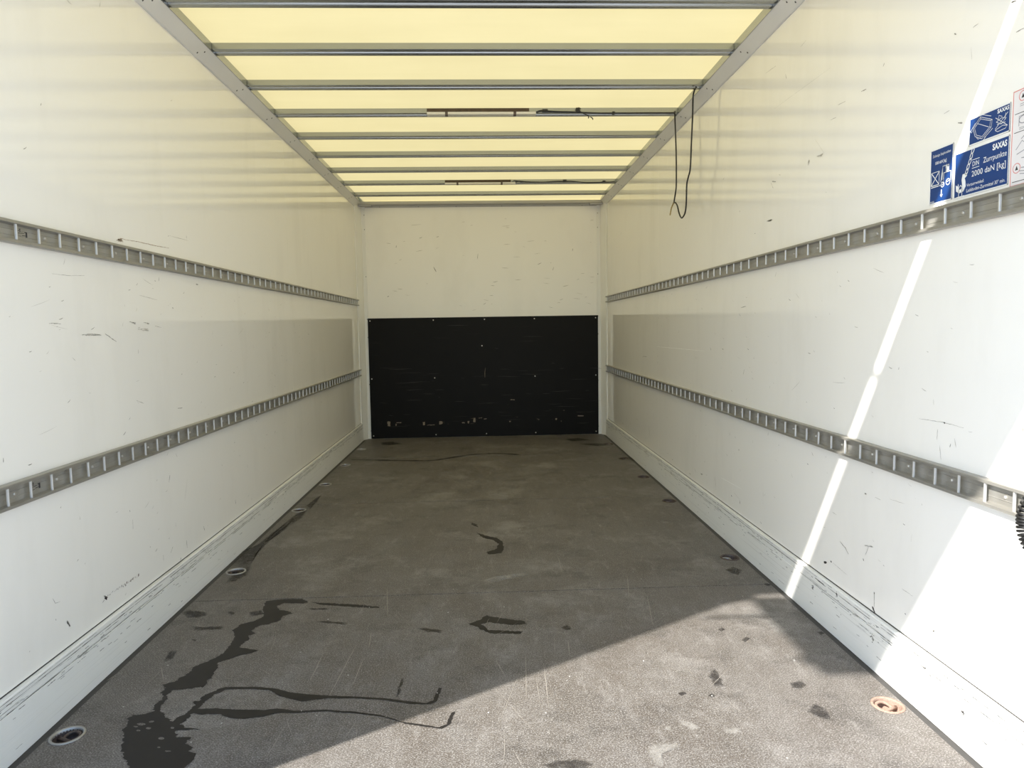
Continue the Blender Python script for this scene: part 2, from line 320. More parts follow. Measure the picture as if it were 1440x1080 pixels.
MARKS= [(-1, [(2.193, 0.242), (2.234, 0.24), (2.313, 0.238), (2.412, 0.235)], 2, 2), (-1, [(2.191, 0.246), (2.205, 0.231)], 9, 2), (-1, [(2.293, 0.242), (2.376, 0.237)], 6, 2), (-1, [(2.404, 0.234), (2.411, 0.239)], 6, 2), (-1, [(1.994, 0.249), (2.004, 0.231)], 7, 1), (-1, [(1.938, 0.342), (1.947, 0.324), (1.969, 0.32)], 1.2, 1), (-1, [(1.944, 0.28), (1.945, 0.274)], 2, 1), (-1, [(2.061, 0.407), (2.069, 0.411)], 2, 1), (-1, [(1.825, 0.238), (1.829, 0.24)], 2, 1), (-1, [(2.656, 0.233), (2.677, 0.252)], 2, 1), (-1, [(2.596, 0.245), (2.597, 0.224)], 2, 1), (-1, [(2.799, 0.239), (2.801, 0.207)], 2, 0), (-1, [(2.733, 0.177), (2.743, 0.186)], 3, 1), (-1, [(2.403, 1.41), (2.437, 1.415)], 14, 3), (-1, [(2.442, 1.416), (2.532, 1.42), (2.676, 1.422), (2.787, 1.426)], 2.5, 3), (-1, [(2.799, 1.476), (2.969, 1.478)], 1, 1), (-1, [(2.036, 1.266), (2.113, 1.266), (2.198, 1.273)], 1, 1), (-1, [(2.531, 1.228), (2.663, 1.217)], 1.2, 1), (-1, [(2.453, 1.132), (2.493, 1.128)], 4, 1), (-1, [(2.551, 1.131), (2.589, 1.126)], 4, 1), (-1, [(2.634, 1.119), (2.686, 1.112)], 1.5, 1), (-1, [(2.495, 1.105), (2.581, 1.102)], 8, 4), (-1, [(2.293, 1.091), (2.336, 1.073), (2.358, 1.064)], 3, 1), (-1, [(2.153, 1.088), (2.267, 1.089)], 5, 4), (-1, [(2.007, 1.123), (2.062, 1.122)], 2, 1), (-1, [(2.655, 1.29), (2.658, 1.286)], 3, 0), (-1, [(3.023, 1.3), (3.051, 1.3)], 4, 1), (-1, [(2.784, 1.192), (2.794, 1.189)], 4, 1), (-1, [(2.675, 0.509), (2.686, 0.536)], 3, 1), (-1, [(2.392, 0.442), (2.39, 0.408)], 1.2, 0), (-1, [(2.972, 0.247), (2.978, 0.228)], 3, 0), (-1, [(2.466, 0.853), (2.517, 0.837)], 1.5, 1), (-1, [(2.786, 0.787), (2.827, 0.785)], 3, 1), (-1, [(2.376, 0.48), (2.378, 0.473)], 2, 0), (1, [(2.052, 0.239), (2.051, 0.233)], 5, 0), (1, [(2.051, 0.236), (2.05, 0.192)], 1.2, 0), (1, [(2.061, 0.188), (2.046, 0.176), (2.043, 0.164)], 8, 0), (1, [(2.374, 0.224), (2.353, 0.23)], 8, 0), (1, [(2.327, 0.244), (2.318, 0.243)], 5, 0), (1, [(2.312, 0.244), (2.213, 0.235)], 1, 1), (1, [(2.266, 0.335), (2.23, 0.324), (2.209, 0.309)], 2.5, 1), (1, [(2.116, 0.369), (2.068, 0.381)], 4, 4), (1, [(2.091, 0.373), (2.108, 0.34)], 3, 4), (1, [(2.12, 0.325), (2.116, 0.318)], 3, 0), (1, [(1.894, 0.238), (1.889, 0.236)], 3, 0), (1, [(2.009, 0.342), (2.002, 0.341)], 2, 1), (1, [(1.769, 0.238), (1.761, 0.245)], 6, 4), (1, [(1.669, 0.257), (1.665, 0.255)], 3, 1), (1, [(1.746, 0.21), (1.739, 0.281)], 1, 1), (1, [(1.911, 0.305), (1.861, 0.303)], 1, 1), (1, [(1.858, 0.818), (1.757, 0.821), (1.679, 0.818)], 1.2, 1), (1, [(1.755, 0.822), (1.75, 0.819)], 5, 0), (1, [(1.778, 0.8), (1.78, 0.77)], 1.2, 1), (1, [(1.768, 0.757), (1.76, 0.72)], 1.2, 1), (1, [(1.728, 0.759), (1.725, 0.769)], 2, 1), (1, [(2.12, 0.541), (2.112, 0.54)], 4, 1), (1, [(2.062, 0.542), (2.032, 0.541)], 2, 4), (1, [(2.32, 0.424), (2.294, 0.422)], 2, 4), (1, [(1.985, 0.556), (1.912, 0.56)], 1.2, 4), (1, [(1.876, 0.459), (1.873, 0.481)], 1, 4), (1, [(1.49, 0.86), (1.485, 0.818)], 3, 1), (1, [(2.958, 2.155), (2.855, 2.147)], 1.2, 1), (1, [(2.764, 2.081), (2.755, 2.06)], 2, 1), (1, [(2.637, 2.135), (2.591, 2.141)], 1, 1), (1, [(2.201, 1.825), (2.174, 1.823)], 3, 1), (1, [(2.347, 1.829), (2.298, 1.826)], 1.5, 1), (1, [(2.084, 1.858), (2.078, 1.867)], 2, 1), (1, [(2.396, 1.794), (2.357, 1.792)], 1.2, 1), (1, [(2.502, 1.755), (2.437, 1.692)], 1, 4), (1, [(2.492, 1.69), (2.444, 1.691)], 8, 4), (1, [(2.557, 1.678), (2.55, 1.694)], 7, 4), (1, [(1.768, 1.823), (1.761, 1.818)], 3, 1), (1, [(1.742, 1.593), (1.726, 1.588)], 3, 1), (1, [(1.797, 1.633), (1.776, 1.635)], 1.2, 1), (1, [(1.559, 1.74), (1.537, 1.739)], 2, 1), (1, [(1.577, 1.813), (1.563, 1.81)], 3, 0), (1, [(1.7, 1.81), (1.681, 1.811)], 1, 1), (1, [(2.867, 1.979), (2.404, 1.973)], 1, 4), (1, [(2.877, 1.687), (2.843, 1.678)], 6, 1), (1, [(2.888, 1.682), (2.864, 1.654)], 2, 1), (1, [(3.241, 1.628), (3.238, 1.62)], 2, 0), (1, [(2.928, 1.53), (2.871, 1.526)], 8, 4), (1, [(3.212, 1.17), (3.148, 1.174)], 2, 0), (1, [(3.726, 1.291), (3.703, 1.302)], 2, 1), (1, [(3.218, 0.489), (3.215, 0.483)], 4, 0), (1, [(3.799, 0.244), (3.759, 0.249)], 4, 0), (1, [(3.912, 0.251), (3.887, 0.232)], 2, 1), (1, [(3.558, 0.279), (3.536, 0.214)], 2.5, 1), (1, [(4.021, 0.2), (3.984, 0.2)], 2, 0), (1, [(3.463, 0.968), (3.444, 0.964)], 4, 1), (1, [(3.171, 0.854), (3.16, 0.881)], 2, 1), (1, [(5.048, 0.346), (5.002, 0.27)], 3, 1), (1, [(5.704, 0.293), (5.682, 0.256)], 3, 1), (1, [(5.856, 0.313), (5.833, 0.259)], 2, 1), (1, [(6.017, 0.234), (5.992, 0.221)], 4, 0), (1, [(4.55, 0.367), (4.521, 0.35)], 3, 4), (1, [(4.222, 0.772), (4.217, 0.738)], 2, 5), (1, [(4.804, 0.944), (3.743, 0.947)], 2, 5), (1, [(3.458, 0.296), (3.176, 0.304)], 2, 5), (1, [(3.198, 0.245), (3.193, 0.228)], 5, 1), (1, [(5.261, 0.855), (5.109, 0.861)], 4, 1), (1, [(3.31, 0.24), (3.302, 0.235)], 4, 0)]


# ------------------------------------------------------------------ yard outside the open end
g = MB().box(-60, 60, -60, 60, -1.35, -1.15).build('ground', M['asphalt']); struct(g)

# ------------------------------------------------------------------ floor with lashing-ring holes
RX = 1.143
RINGS = [1.823, 3.085, 4.143, 4.837, 5.533, 6.26]
fl = MB().box(-1.30, 1.30, Y0 - .02, L + .05, -.12, -.05)
floor = struct(fl.build('floor', M['seal']))
SEAMS = [Y0, 2.748, 4.278, 5.806, L]
for a, b in zip(SEAMS[:-1], SEAMS[1:]):
    x0, x1 = -1.192, 1.192; y0, y1 = a + (.0022 if a > Y0 else 0), b - (.0022 if b < L else 0)
    loops = [[Vector((x0, y0, 0)), Vector((x1, y0, 0)), Vector((x1, y1, 0)), Vector((x0, y1, 0))]]
    for ry in RINGS:
        if a < ry < b:
            for sx in (-1, 1):
                loops.append([Vector((sx*RX + .0425*math.cos(-k*math.pi/14), ry + .0425*math.sin(-k*math.pi/14), 0)) for k in range(28)])
    tri = tessellate_polygon(loops); pts = [p for q in loops for p in q]
    m = MB(); m.add([(p.x, p.y, 0) for p in pts] + [(p.x, p.y, -.022) for p in pts], list(tri))
    N = len(pts); o = 0
    for q in loops:
        k = len(q); m.add([], []); m.f += [(o+i, o+(i+1) % k, N+o+(i+1) % k, N+o+i) for i in range(k)]; o += k
    m.build('floor_panel', M['floor'], floor)
for sx in (-1, 1):
    m = MB(); xs = sorted((sx*1.192, sx*1.22)); m.box(xs[0], xs[1], Y0, L, -.05, -.003)
    m.build('sealant_strip', M['seal'], floor)
def flr(a, b, h): return (a, b, .0002 + h)
def rough_outline(pts, step=.010, amp=.004, seed=0):
    out = []
    for i, p in enumerate(pts):
        q = pts[(i+1) % len(pts)]; d = math.dist(p, q); n = max(1, int(d / step))
        for k in range(n):
            t = k / n; x = p[0] + (q[0]-p[0])*t; y = p[1] + (q[1]-p[1])*t
            v = noise.noise_vector(Vector((x*60 + seed, y*60, seed*1.7))) + .6*noise.noise_vector(Vector((x*160, y*160, seed)))
            out.append((x + v.x*amp, y + v.y*amp))
    return out
# small dry marks belong to the floor
HARD = (9, 11, 12)
SMALL += [[(-1.227, 3.349), (-1.175, 3.478), (-1.16, 3.699), (-1.141, 3.905), (-1.116, 3.977), (-1.108, 3.774), (-1.131, 3.545), (-1.13, 3.298), (-1.106, 3.166), (-1.136, 3.139), (-1.205, 3.203)], [(-1.129, 3.12), (-1.102, 3.156), (-1.077, 3.042), (-1.103, 2.958), (-1.135, 2.943), (-1.148, 3.013)], [(-1.146, 3.92), (-1.134, 4.071), (-1.099, 4.165), (-1.078, 3.973), (-1.1, 3.829)], [(-0.93, 2.621), (-0.883, 2.637), (-0.858, 2.595), (-0.907, 2.579)], [(-1.126, 4.235), (-1.112, 4.45), (-1.097, 4.526), (-1.08, 4.336), (-1.081, 4.163)], [(1.229, 2.796), (1.269, 2.818), (1.266, 2.769), (1.223, 2.74)], [(1.17, 5.594), (1.485, 5.653), (1.482, 5.526), (1.195, 5.437)]]
def soft_patch(p, name, mat, seed, amp):
    """a flat blot whose outer rim thins out to nothing (vertex value 'cover')"""
    out = rough_outline(p, .006, amp, seed); n = len(out)
    cx = sum(a for a, b in p)/len(p); cy = sum(b for a, b in p)/len(p)
    rings = [(1.12, 0.0), (.80, .75), (.45, 1.0)]
    m = MB(); cov = []
    for k, c in rings:
        for i, (a, b) in enumerate(out):
            m.v.append(flr(cx + (a-cx)*k, cy + (b-cy)*k, .0004)); cov.append(c)
    m.v.append(flr(cx, cy, .0004)); cov.append(1.0)
    for j in range(2):
        for i in range(n): m.f.append((j*n+i, j*n+(i+1) % n, (j+1)*n+(i+1) % n, (j+1)*n+i))
    for i in range(n): m.f.append((2*n+i, 2*n+(i+1) % n, 3*n))
    o = m.build(name, mat, floor)
    at = o.data.attributes.new('cover', 'FLOAT', 'POINT')
    for i, c in enumerate(cov): at.data[i].value = c
    return o
def soft_mat(name, c1, c2, strength):
    t = NT(name); a = t.n.new('ShaderNodeAttribute'); a.attribute_name = 'cover'
    nz = t.ramp(t.noise(45, 6, .7), [(.30, .25), (.62, 1.0)])
    t.set(t.mix(t.noise(60, 4), c1, c2), .5, 0, .4)
    t.link(t.math('MULTIPLY', t.math('MULTIPLY', a.outputs['Fac'], nz), strength), t.b.inputs['Alpha'])
    return t.m
STAIN = soft_mat('dark_floor_stain', (.028, .025, .024), (.045, .040, .038), .92)
PALE = soft_mat('pale_dried_residue_film', (.34, .325, .30), (.46, .44, .41), .6)
for i, p in enumerate(SMALL):
    if i in HARD: MB().poly(rough_outline(p, .006, .006, i), flr, .0004).build('stain', M['wet'], floor)
    else:
        ext = max(max(a for a, b in p) - min(a for a, b in p), max(b for a, b in p) - min(b for a, b in p))
        soft_patch(p, 'stain', STAIN, i, min(.006, ext*.07))
for i, p in enumerate(LIGHT): soft_patch(p, 'pale_patch', PALE, i + 40, .009)
m = MB()
for p in SCR:
    w = .0016 if p[0][1] < 2.1 else .0024
    q = []
    for a, b in zip(p[:-1], p[1:]):
        for k in range(5): q.append((a[0]+(b[0]-a[0])*k/5 + rnd.uniform(-.0008, .0008), a[1]+(b[1]-a[1])*k/5))
    q.append(p[-1]); m.stroke(q, [w * (.35 + .65*math.sin(math.pi*i/(len(q)-1))) for i in range(len(q))], flr, .0005)
for k in range(130):
    y = Y0 + .3 + (rnd.random() ** 1.3) * 4.6; x = rnd.uniform(-1.1, 1.1); a = rnd.gauss(1.57, .45) if rnd.random() < .7 else rnd.uniform(0, 3.14)
    ln = rnd.uniform(.02, .16); c = rnd.uniform(-.15, .15)
    q = [(x + math.cos(a + c*t)*ln*t, y + math.sin(a + c*t)*ln*t) for t in (0, .25, .5, .75, 1)]
    m.stroke(q, [.0002, .0009, .0012, .0009, .0002], flr, .0005)
stuff(m.build('scratches', M['scratch'], floor))
m = MB()
for k in range(130):      # pale crumbs of grit
    y = Y0 + .3 + (rnd.random() ** 1.4) * 4.8; x = rnd.uniform(-1.15, 1.15); r = rnd.uniform(.0008, .0028)
    m.poly([(x + r*math.cos(j*1.05)*rnd.uniform(.6, 1.3), y + r*math.sin(j*1.05)*rnd.uniform(.6, 1.3)) for j in range(6)], flr, .001)
stuff(m.build('grit', M['limestain'], floor))

# ------------------------------------------------------------------ walls
def wall_pt(sx): return lambda y, z, h: (sx * (HW - .0002 - h), y, z)
SEAMW = {-1: 4.446, 1: 4.757}
for sx, nm in ((-1, 'left'), (1, 'right')):
    a, b = sorted((sx*(HW + .004), sx*(HW + .035)))
    wall = struct(MB().box(a, b, Y0, L + .05, -.15, HT).build('wall_' + nm, M['outer']))
    ys = [Y0, SEAMW[sx], L + .05]; a, b = sorted((sx*HW, sx*(HW + .004)))
    for ya, yb in zip(ys[:-1], ys[1:]):
        MB().box(a, b, ya + .0006, yb - .0006, .0, 2.36).build('wall_panel', M['wall'], wall)
    # scuffs: those seen in the photograph first, then a scatter of small ones
    tones = [MB() for _ in range(6)]; fn = wall_pt(sx)
    for (s, p, w, t) in MARKS:
        if s != sx or (t == 2 and math.dist(p[0], p[-1]) > .03): continue
        q = []
        for u, v in zip(p[:-1], p[1:]):
            n = max(3, int(math.dist(u, v) / .006))
            for k in range(n): q.append((u[0]+(v[0]-u[0])*k/n + rnd.uniform(-.0006, .0006), u[1]+(v[1]-u[1])*k/n + rnd.uniform(-.0006, .0006)))
        q.append(p[-1]); n = len(q)
        if w < 3.5 or t == 0:
            tones[t].stroke(q, [w*.0013*(.45 + .55*math.sin(math.pi*(i+.5)/n))*rnd.uniform(.4, 1.1) for i in range(n)], fn, .0003)
        else:       # a smudge is a bundle of short thin scrapes
            for _ in range(int(5 + w*1.2)):
                i0 = rnd.randrange(0, n-1); i1 = min(n-1, i0 + rnd.randint(1, max(2, n//2))); oy = rnd.gauss(0, w*.00028); oz = rnd.gauss(0, w*.00028)
                sub = [(a + oy + rnd.uniform(-.0006, .0006), b + oz + rnd.uniform(-.0006, .0006)) for a, b in q[i0:i1+1]]
                tones[t].stroke(sub, [rnd.uniform(.0006, .0026) for _ in sub], fn, .0003)
    if sx < 0:      # broken rust-brown scrape near the kick plate
        for k in range(26):
            f = k/26 + rnd.uniform(-.01, .01); y = 2.20 + f*.21; z = .242 - f*.007 + rnd.uniform(-.003, .003); w = rnd.uniform(.001, .004) * (1.8 if .45 < f < .85 else .8)
            tones[2].stroke([(y, z - w*rnd.uniform(.3, 1.2)), (y + rnd.uniform(.001, .004), z + w*.5)], [w, w*.4], fn, .0003)
    for k in range(300):
        y = 1.6 + rnd.random()*5.0
        z = rnd.choice([rnd.uniform(.2, .64), rnd.uniform(.2, .64), rnd.uniform(.72, 1.3), rnd.uniform(.72, 1.3), rnd.uniform(.72, 1.3), rnd.uniform(1.42, 2.2)])
        ang = rnd.gauss(0, .25) if rnd.random() < .7 else rnd.uniform(0, 3.14)
        ln = rnd.uniform(.002, .022) * (1 if rnd.random() < .88 else 4); w = rnd.uniform(.0008, .0026) if ln < .05 else .0009
        q = [(y + math.cos(ang)*ln*t, z + math.sin(ang)*ln*t + .004*t*t) for t in (0, .3, .6, 1)]
        tones[rnd.choice([0, 1, 1, 1, 4, 4, 4, 4])].stroke(q, [w*.3, w, w, w*.3], fn, .0003)
    for i, mm in enumerate(tones):
        if mm.v: stuff(mm.build('scuff_marks', M['scuff%d' % i], wall))
    # kick plate with its two grooves
    prof = [(0, 0), (.015, 0), (.015, .128), (.0125, .1295), (.0125, .1325), (.015, .134), (.015, .1665), (.013, .1698), (.004, .171), (0, .171)]
    bb = MB().prism(prof, lambda u, v, t, s=sx: (s*(HW - u), t, v - .002 if v == 0 else v), Y0, L - .02).build('baseboard_' + nm, M['kick'])
    struct(bb)
    mm = MB(); fk = lambda y, z, h, s=sx: (s*(HW - .0152 - h), y, z)
    mm.box(*sorted((sx*(HW - .0009), sx*HW)), Y0, L - .06, .171, .1745)
    y = 1.3
    while y < L - .15:      # broken dark lines in the grooves, grit between them
        ln = rnd.uniform(.02, .2)
        for z, pr, w in ((.1535, .9, .0024), (.131, .75, .0020), (.1625, .45, .0016), (.124, .45, .0018)):
            if rnd.random() < pr: mm.stroke([(y + ln*t, z + rnd.uniform(-.0005, .0005)) for t in (0, .25, .5, .75, 1)], [w*rnd.uniform(.2, 1.1) for _ in range(5)], fk, .0002)
        y += ln*.8
    for k in range(260):
        y = 1.4 + rnd.random()**1.2*5.2; z = rnd.uniform(.134, .153) if rnd.random() < .45 else (.128 - abs(rnd.gauss(0, .02)) if rnd.random() < .6 else rnd.uniform(.02, .125))
        if z < .008: continue
        ln = rnd.uniform(.003, .03) * (1 if rnd.random() < .8 else 3); w = rnd.uniform(.0007, .0024)
        mm.stroke([(y + ln*t, z + rnd.uniform(-.0006, .0006)) for t in (0, .25, .5, .75, 1)], [w*.2, w, w*.5, w, w*.2], fk, .0002)
    if sx == 1:
        for (y, z, r) in ((2.03, .098, .013), (2.25, .15, .006), (2.42, .112, .008), (1.62, .092, .006)):
            for _ in range(16):
                a = rnd.gauss(0, r*.45); b = rnd.gauss(0, r*.6); q = rnd.uniform(.002, .006)
                mm.stroke([(y + a, z + b), (y + a + q, z + b + rnd.uniform(-.001, .001))], [rnd.uniform(.0015, .005), .0012], fk, .0003)
    stuff(mm.build('scuff_marks', M['scuff0'], bb))
wb = struct(MB().box(-HW - .03, HW + .03, L, L + .05, -.15, HT).build('wall_back', M['outer']))
MB().box(-1.20, 1.20, L - .004, L, .0, 2.33).build('wall_panel', M['wallback'], wb)
fb = lambda a, b, h: (a, L - .0042 - h, b)
m = MB()
for (x, z, a, ln, w) in ((-.46, 1.66, 2.1, .05, .007), (-.62, 1.99, .2, .03, .004), (-.05, 1.78, 1.4, .05, .003), (.1, 1.55, .1, .05, .003), (-.45, 2.0, .1, .025, .004),
                         (-.85, 1.9, 1.4, .02, .004), (-.95, 1.42, .2, .015, .006), (.55, 1.72, .3, .04, .004), (.7, 1.66, 1.2, .03, .003), (.8, 1.5, .1, .06, .003), (.0, 1.33, .4, .03, .003), (.2, 2.1, 0, .08, .002), (-.7, 2.12, 0, .1, .002), (.45, 1.95, 0, .07, .002), (.9, 1.85, 1.3, .02, .004)):
    m.stroke([(x + math.cos(a)*ln*t, z + math.sin(a)*ln*t + .006*t*t) for t in (0, .3, .6, 1)], [w*.3, w, w, w*.3], fb, .0004)
for k in range(45):
    x = rnd.uniform(-1.1, 1.1); z = rnd.uniform(1.25, 2.25); ln = rnd.uniform(.01, .07); a = rnd.gauss(0, .2); w = rnd.uniform(.0012, .003)
    m.stroke([(x + math.cos(a)*ln*t, z + math.sin(a)*ln*t) for t in (0, .5, 1)], [w*.3, w, w*.3], fb, .0004)
stuff(m.build('scuff_marks', M['scuff1'], wb))

# front corner posts, top beam, cant rails
def screw_head(r=.005, h=.0025): return [(0, h), (r*.55, h), (r, h*.35), (r, 0)]
for i, sx in enumerate((-1, 1)):
    prof = [(0, 0), (0, -.118), (.004, -.120), (.010, -.118), (.012, -.100), (.046, -.030), (.050, -.008), (.084, -.008), (.086, -.004), (.086, 0)]
    tr = struct(MB().prism(prof, lambda u, v, t, s=sx: (s*(HW - u), L - .0 + v, t), 0, 2.31).build('trim_%d' % (i+1), M['post']))
    for z in (.08, .55, 1.02, 1.20, 1.62, 2.08, 2.22):
        MB().lathe(screw_head(.004, -.002), (sx*(HW - .076), L - .008, z), 'Y', 8).build('screw', M['darkscrew'], tr)
    MB().box(*sorted((sx*(HW - .03), sx*(HW - .16))), L - .075, L - .008, 2.296, 2.306).build('corner_bracket', M['galv'], tr)
beam = struct(MB().prism([(0, 2.29), (-.006, 2.29), (-.010, 2.308), (-.045, 2.312), (-.050, 2.320), (-.050, 2.343), (0, 2.343)], lambda u, v, t: (t, L + u, v), -1.2, 1.2).build('trim_3', M['beam']))
for x in (-1.0, -.62, -.25, .2, .62, 1.0):
    MB().lathe(screw_head(.005, -.002), (x, L - .006, 2.297), 'Y', 8).build('screw', M['darkscrew'], beam)
for i, sx in enumerate((-1, 1)):
    prof = [(-.004, 2.292), (.004, 2.290), (.009, 2.293), (.044, 2.333), (.049, 2.339), (.049, 2.3755), (-.004, 2.3755)]
    tr = struct(MB().prism(prof, lambda u, v, t, s=sx: (s*(HW - u), t, v), Y0, L).build('trim_%d' % (4 + i), M['cant']))
    MB().box(*sorted((sx*(HW - .0492), sx*(HW - .0520))), 1.30, L - .03, 2.3385, 2.3755).build('inner_flange', M['bow'], tr)
    y = 1.70
    while y < L - .1:
        for du in (0, .04):
            u = .018 + (.016 if du else 0); p = (sx*(HW - u), y + du, 2.293 + (u - .009)*1.143)
            mm = MB(); nrm = Vector((-sx*.75, 0, -.66)); t1 = Vector((0, 1, 0)); t2 = nrm.cross(t1)
            ring = [Vector(p) + (t1*math.cos(k*math.pi/4) + t2*math.sin(k*math.pi/4))*.0045 for k in range(8)]
            mm.add(ring + [Vector(p) + nrm*.003], [(k, (k+1) % 8, 8) for k in range(8)])
            mm.build('screw', M['darkscrew'], tr)
        y += .474

# ------------------------------------------------------------------ translucent roof and rear header
ceil = MB(); nx = 24; ys = ((1.30, 2.3765), (6.612, 2.3765), (L + .05, 2.3440))
for j in range(3):
    for k in range(nx + 1):
        x = -1.25 + 2.5*k/nx; ceil.v.append((x, *ys[j]))
for j in range(2):
    for k in range(nx): ceil.f.append((j*(nx+1)+k, j*(nx+1)+k+1, (j+1)*(nx+1)+k+1, (j+1)*(nx+1)+k))
ceil = struct(ceil.build('ceiling', M['roof']))
hdr = MB(); hdr.box(-1.262, 1.262, 1.272, 1.33, 2.334, HT)
struct(hdr.build('trim_6', M['outer']))
for sx in (-1, 1):      # outer roof edge capping
    struct(MB().box(*sorted((sx*(HW + .002), sx*(HW + .06))), 1.272, L + .05, HT - .07, HT + .012).build('trim_%d' % (7 if sx < 0 else 8), M['outer']))
# unseen plate added above the loading edge, sized from the shadow it casts (behind the photographer's head)
CZ = 2.420
caster = MB(); caster.box(-1.262, 1.262, .580, 1.181, CZ, CZ + .012)
caster = struct(caster.build('trim_9', M['outer']))
MB().box(-1.50, -1.262, 1.010, 1.026, CZ, CZ + .012).build('shadow_rod', M['galv'], caster)  # added bar, casts the thin line of shadow on the floor
for x in (-.2, 1.2):
    MB().box(x - .012, x + .012, 1.17, 1.28, CZ + .002, CZ + .010).build('bracket', M['galv'], caster)
MB().poly([(-1.262, .64), (-1.285, .66), (-1.280, .70), (-1.262, .72)], lambda a, b, h: (a, b, CZ + h), .012).build('shadow_lug', M['galv'], caster)  # added lug, shapes the notch in the floor shadow's edge

# ------------------------------------------------------------------ roof bows
BOWS = [6.603, 6.106, 5.624, 5.144, 4.658, 4.184, 3.723, 3.270, 2.802, 2.336, 1.865, 1.46]
ORD = ['first', 'second', 'third', 'fourth', 'fifth', 'sixth', 'seventh', 'eighth', 'ninth', 'tenth', 'eleventh', 'twelfth']
ZB = 2.3455
bprof = [(0, .0298), (0, .003), (-.003, 0), (-.024, 0), (-.027, .003), (-.030, .010), (-.043, .010), (-.046, .003), (-.049, 0), (-.069, 0), (-.072, .003), (-.072, .0298)]
proto = None
for i, y in enumerate(BOWS):
    if proto is None:
        proto = MB().prism(bprof, lambda u, v, t: (t, u, v), -1.177, 1.177).build('roof_bow', M['bow']); o = proto
    else:
        o = proto.copy(); COL.objects.link(o)
    o.location = (0, y, ZB)
    tag(o, 'grey metal roof bow under the yellowish roof, %s counted from the back wall' % ORD[i], 'roof bow', 'roof bows')

# ------------------------------------------------------------------ black protective panel on the back wall
pb = tag(MB().box(-1.150, 1.152, L - .019, L - .0045, .003, 1.208).build('protection_panel', M['black'], bevel=.0015), 'black plywood protection panel screwed to the lower back wall', 'panel')
PY = L - .019
proto = None
def screw(o_parent, x, z):
    global proto
    if proto is None:
        proto = MB().lathe(screw_head(.006, -.0025), (0, 0, 0), 'Y', 8).build('screw', M['screw'], o_parent); proto.location = (x, PY, z)
        proto.matrix_parent_inverse = Matrix.Identity(4)
    else:
        c = proto.copy(); COL.objects.link(c); c.location = (x, PY, z); c.parent = o_parent
for z in (1.183, .605, .03):
    for x in (-1.127, -.50, .01, .51, 1.127): 
        if z != .605 or x != .01: screw(pb, x, z)
screw(pb, -.02, .92)
m = MB(); fp = lambda a, b, h: (a, PY - .0003 - h, b)
m.stroke([(.01, .70), (.004, .65), (.004, .60)], [.001, .004, .002], fp, .0003)
for (x, z, w, h) in ((-.97, .15, .03, .05), (-.62, .145, .02, .03), (-.45, .15, .03, .03), (-.17, .15, .012, .02), (-.11, .17, .02, .04), (.25, .15, .02, .012), (.72, .165, .014, .018), (.77, .14, .008, .01), (.97, .19, .06, .008), (.80, .25, .012, .006), (-.9, .14, .01, .02), (-.87, .16, .05, .006), (-.55, .13, .08, .006), (-.22, .145, .03, .01), (.0, .18, .03, .008), (.28, .37, .04, .005), (-.05, .19, .04, .004)):
    m.poly(rough_outline([(x-w/2, z-h/2), (x+w/2, z-h/2), (x+w/2, z+h/2), (x-w/2, z+h/2)], .005, .006, int(x*90)), fp, .0004)
stuff(m.build('chipped_marks', simple('bare_wood_chip', (.24, .19, .14), .7, 0, .3, 120), pb))
m = MB()
for k in range(60):
    x = rnd.uniform(-1.1, 1.1); z = rnd.uniform(.1, .75) if rnd.random() < .8 else rnd.uniform(.1, 1.15); ln = rnd.uniform(.02, .25); w = rnd.uniform(.0008, .0022)
    m.stroke([(x + ln*t, z + rnd.uniform(-.003, .003)) for t in (0, .3, .6, 1)], [w*.2, w, w, w*.2], fp, .0003)
stuff(m.build('scratches', simple('dark_grey_scratch', (.05, .045, .04), .6), pb))

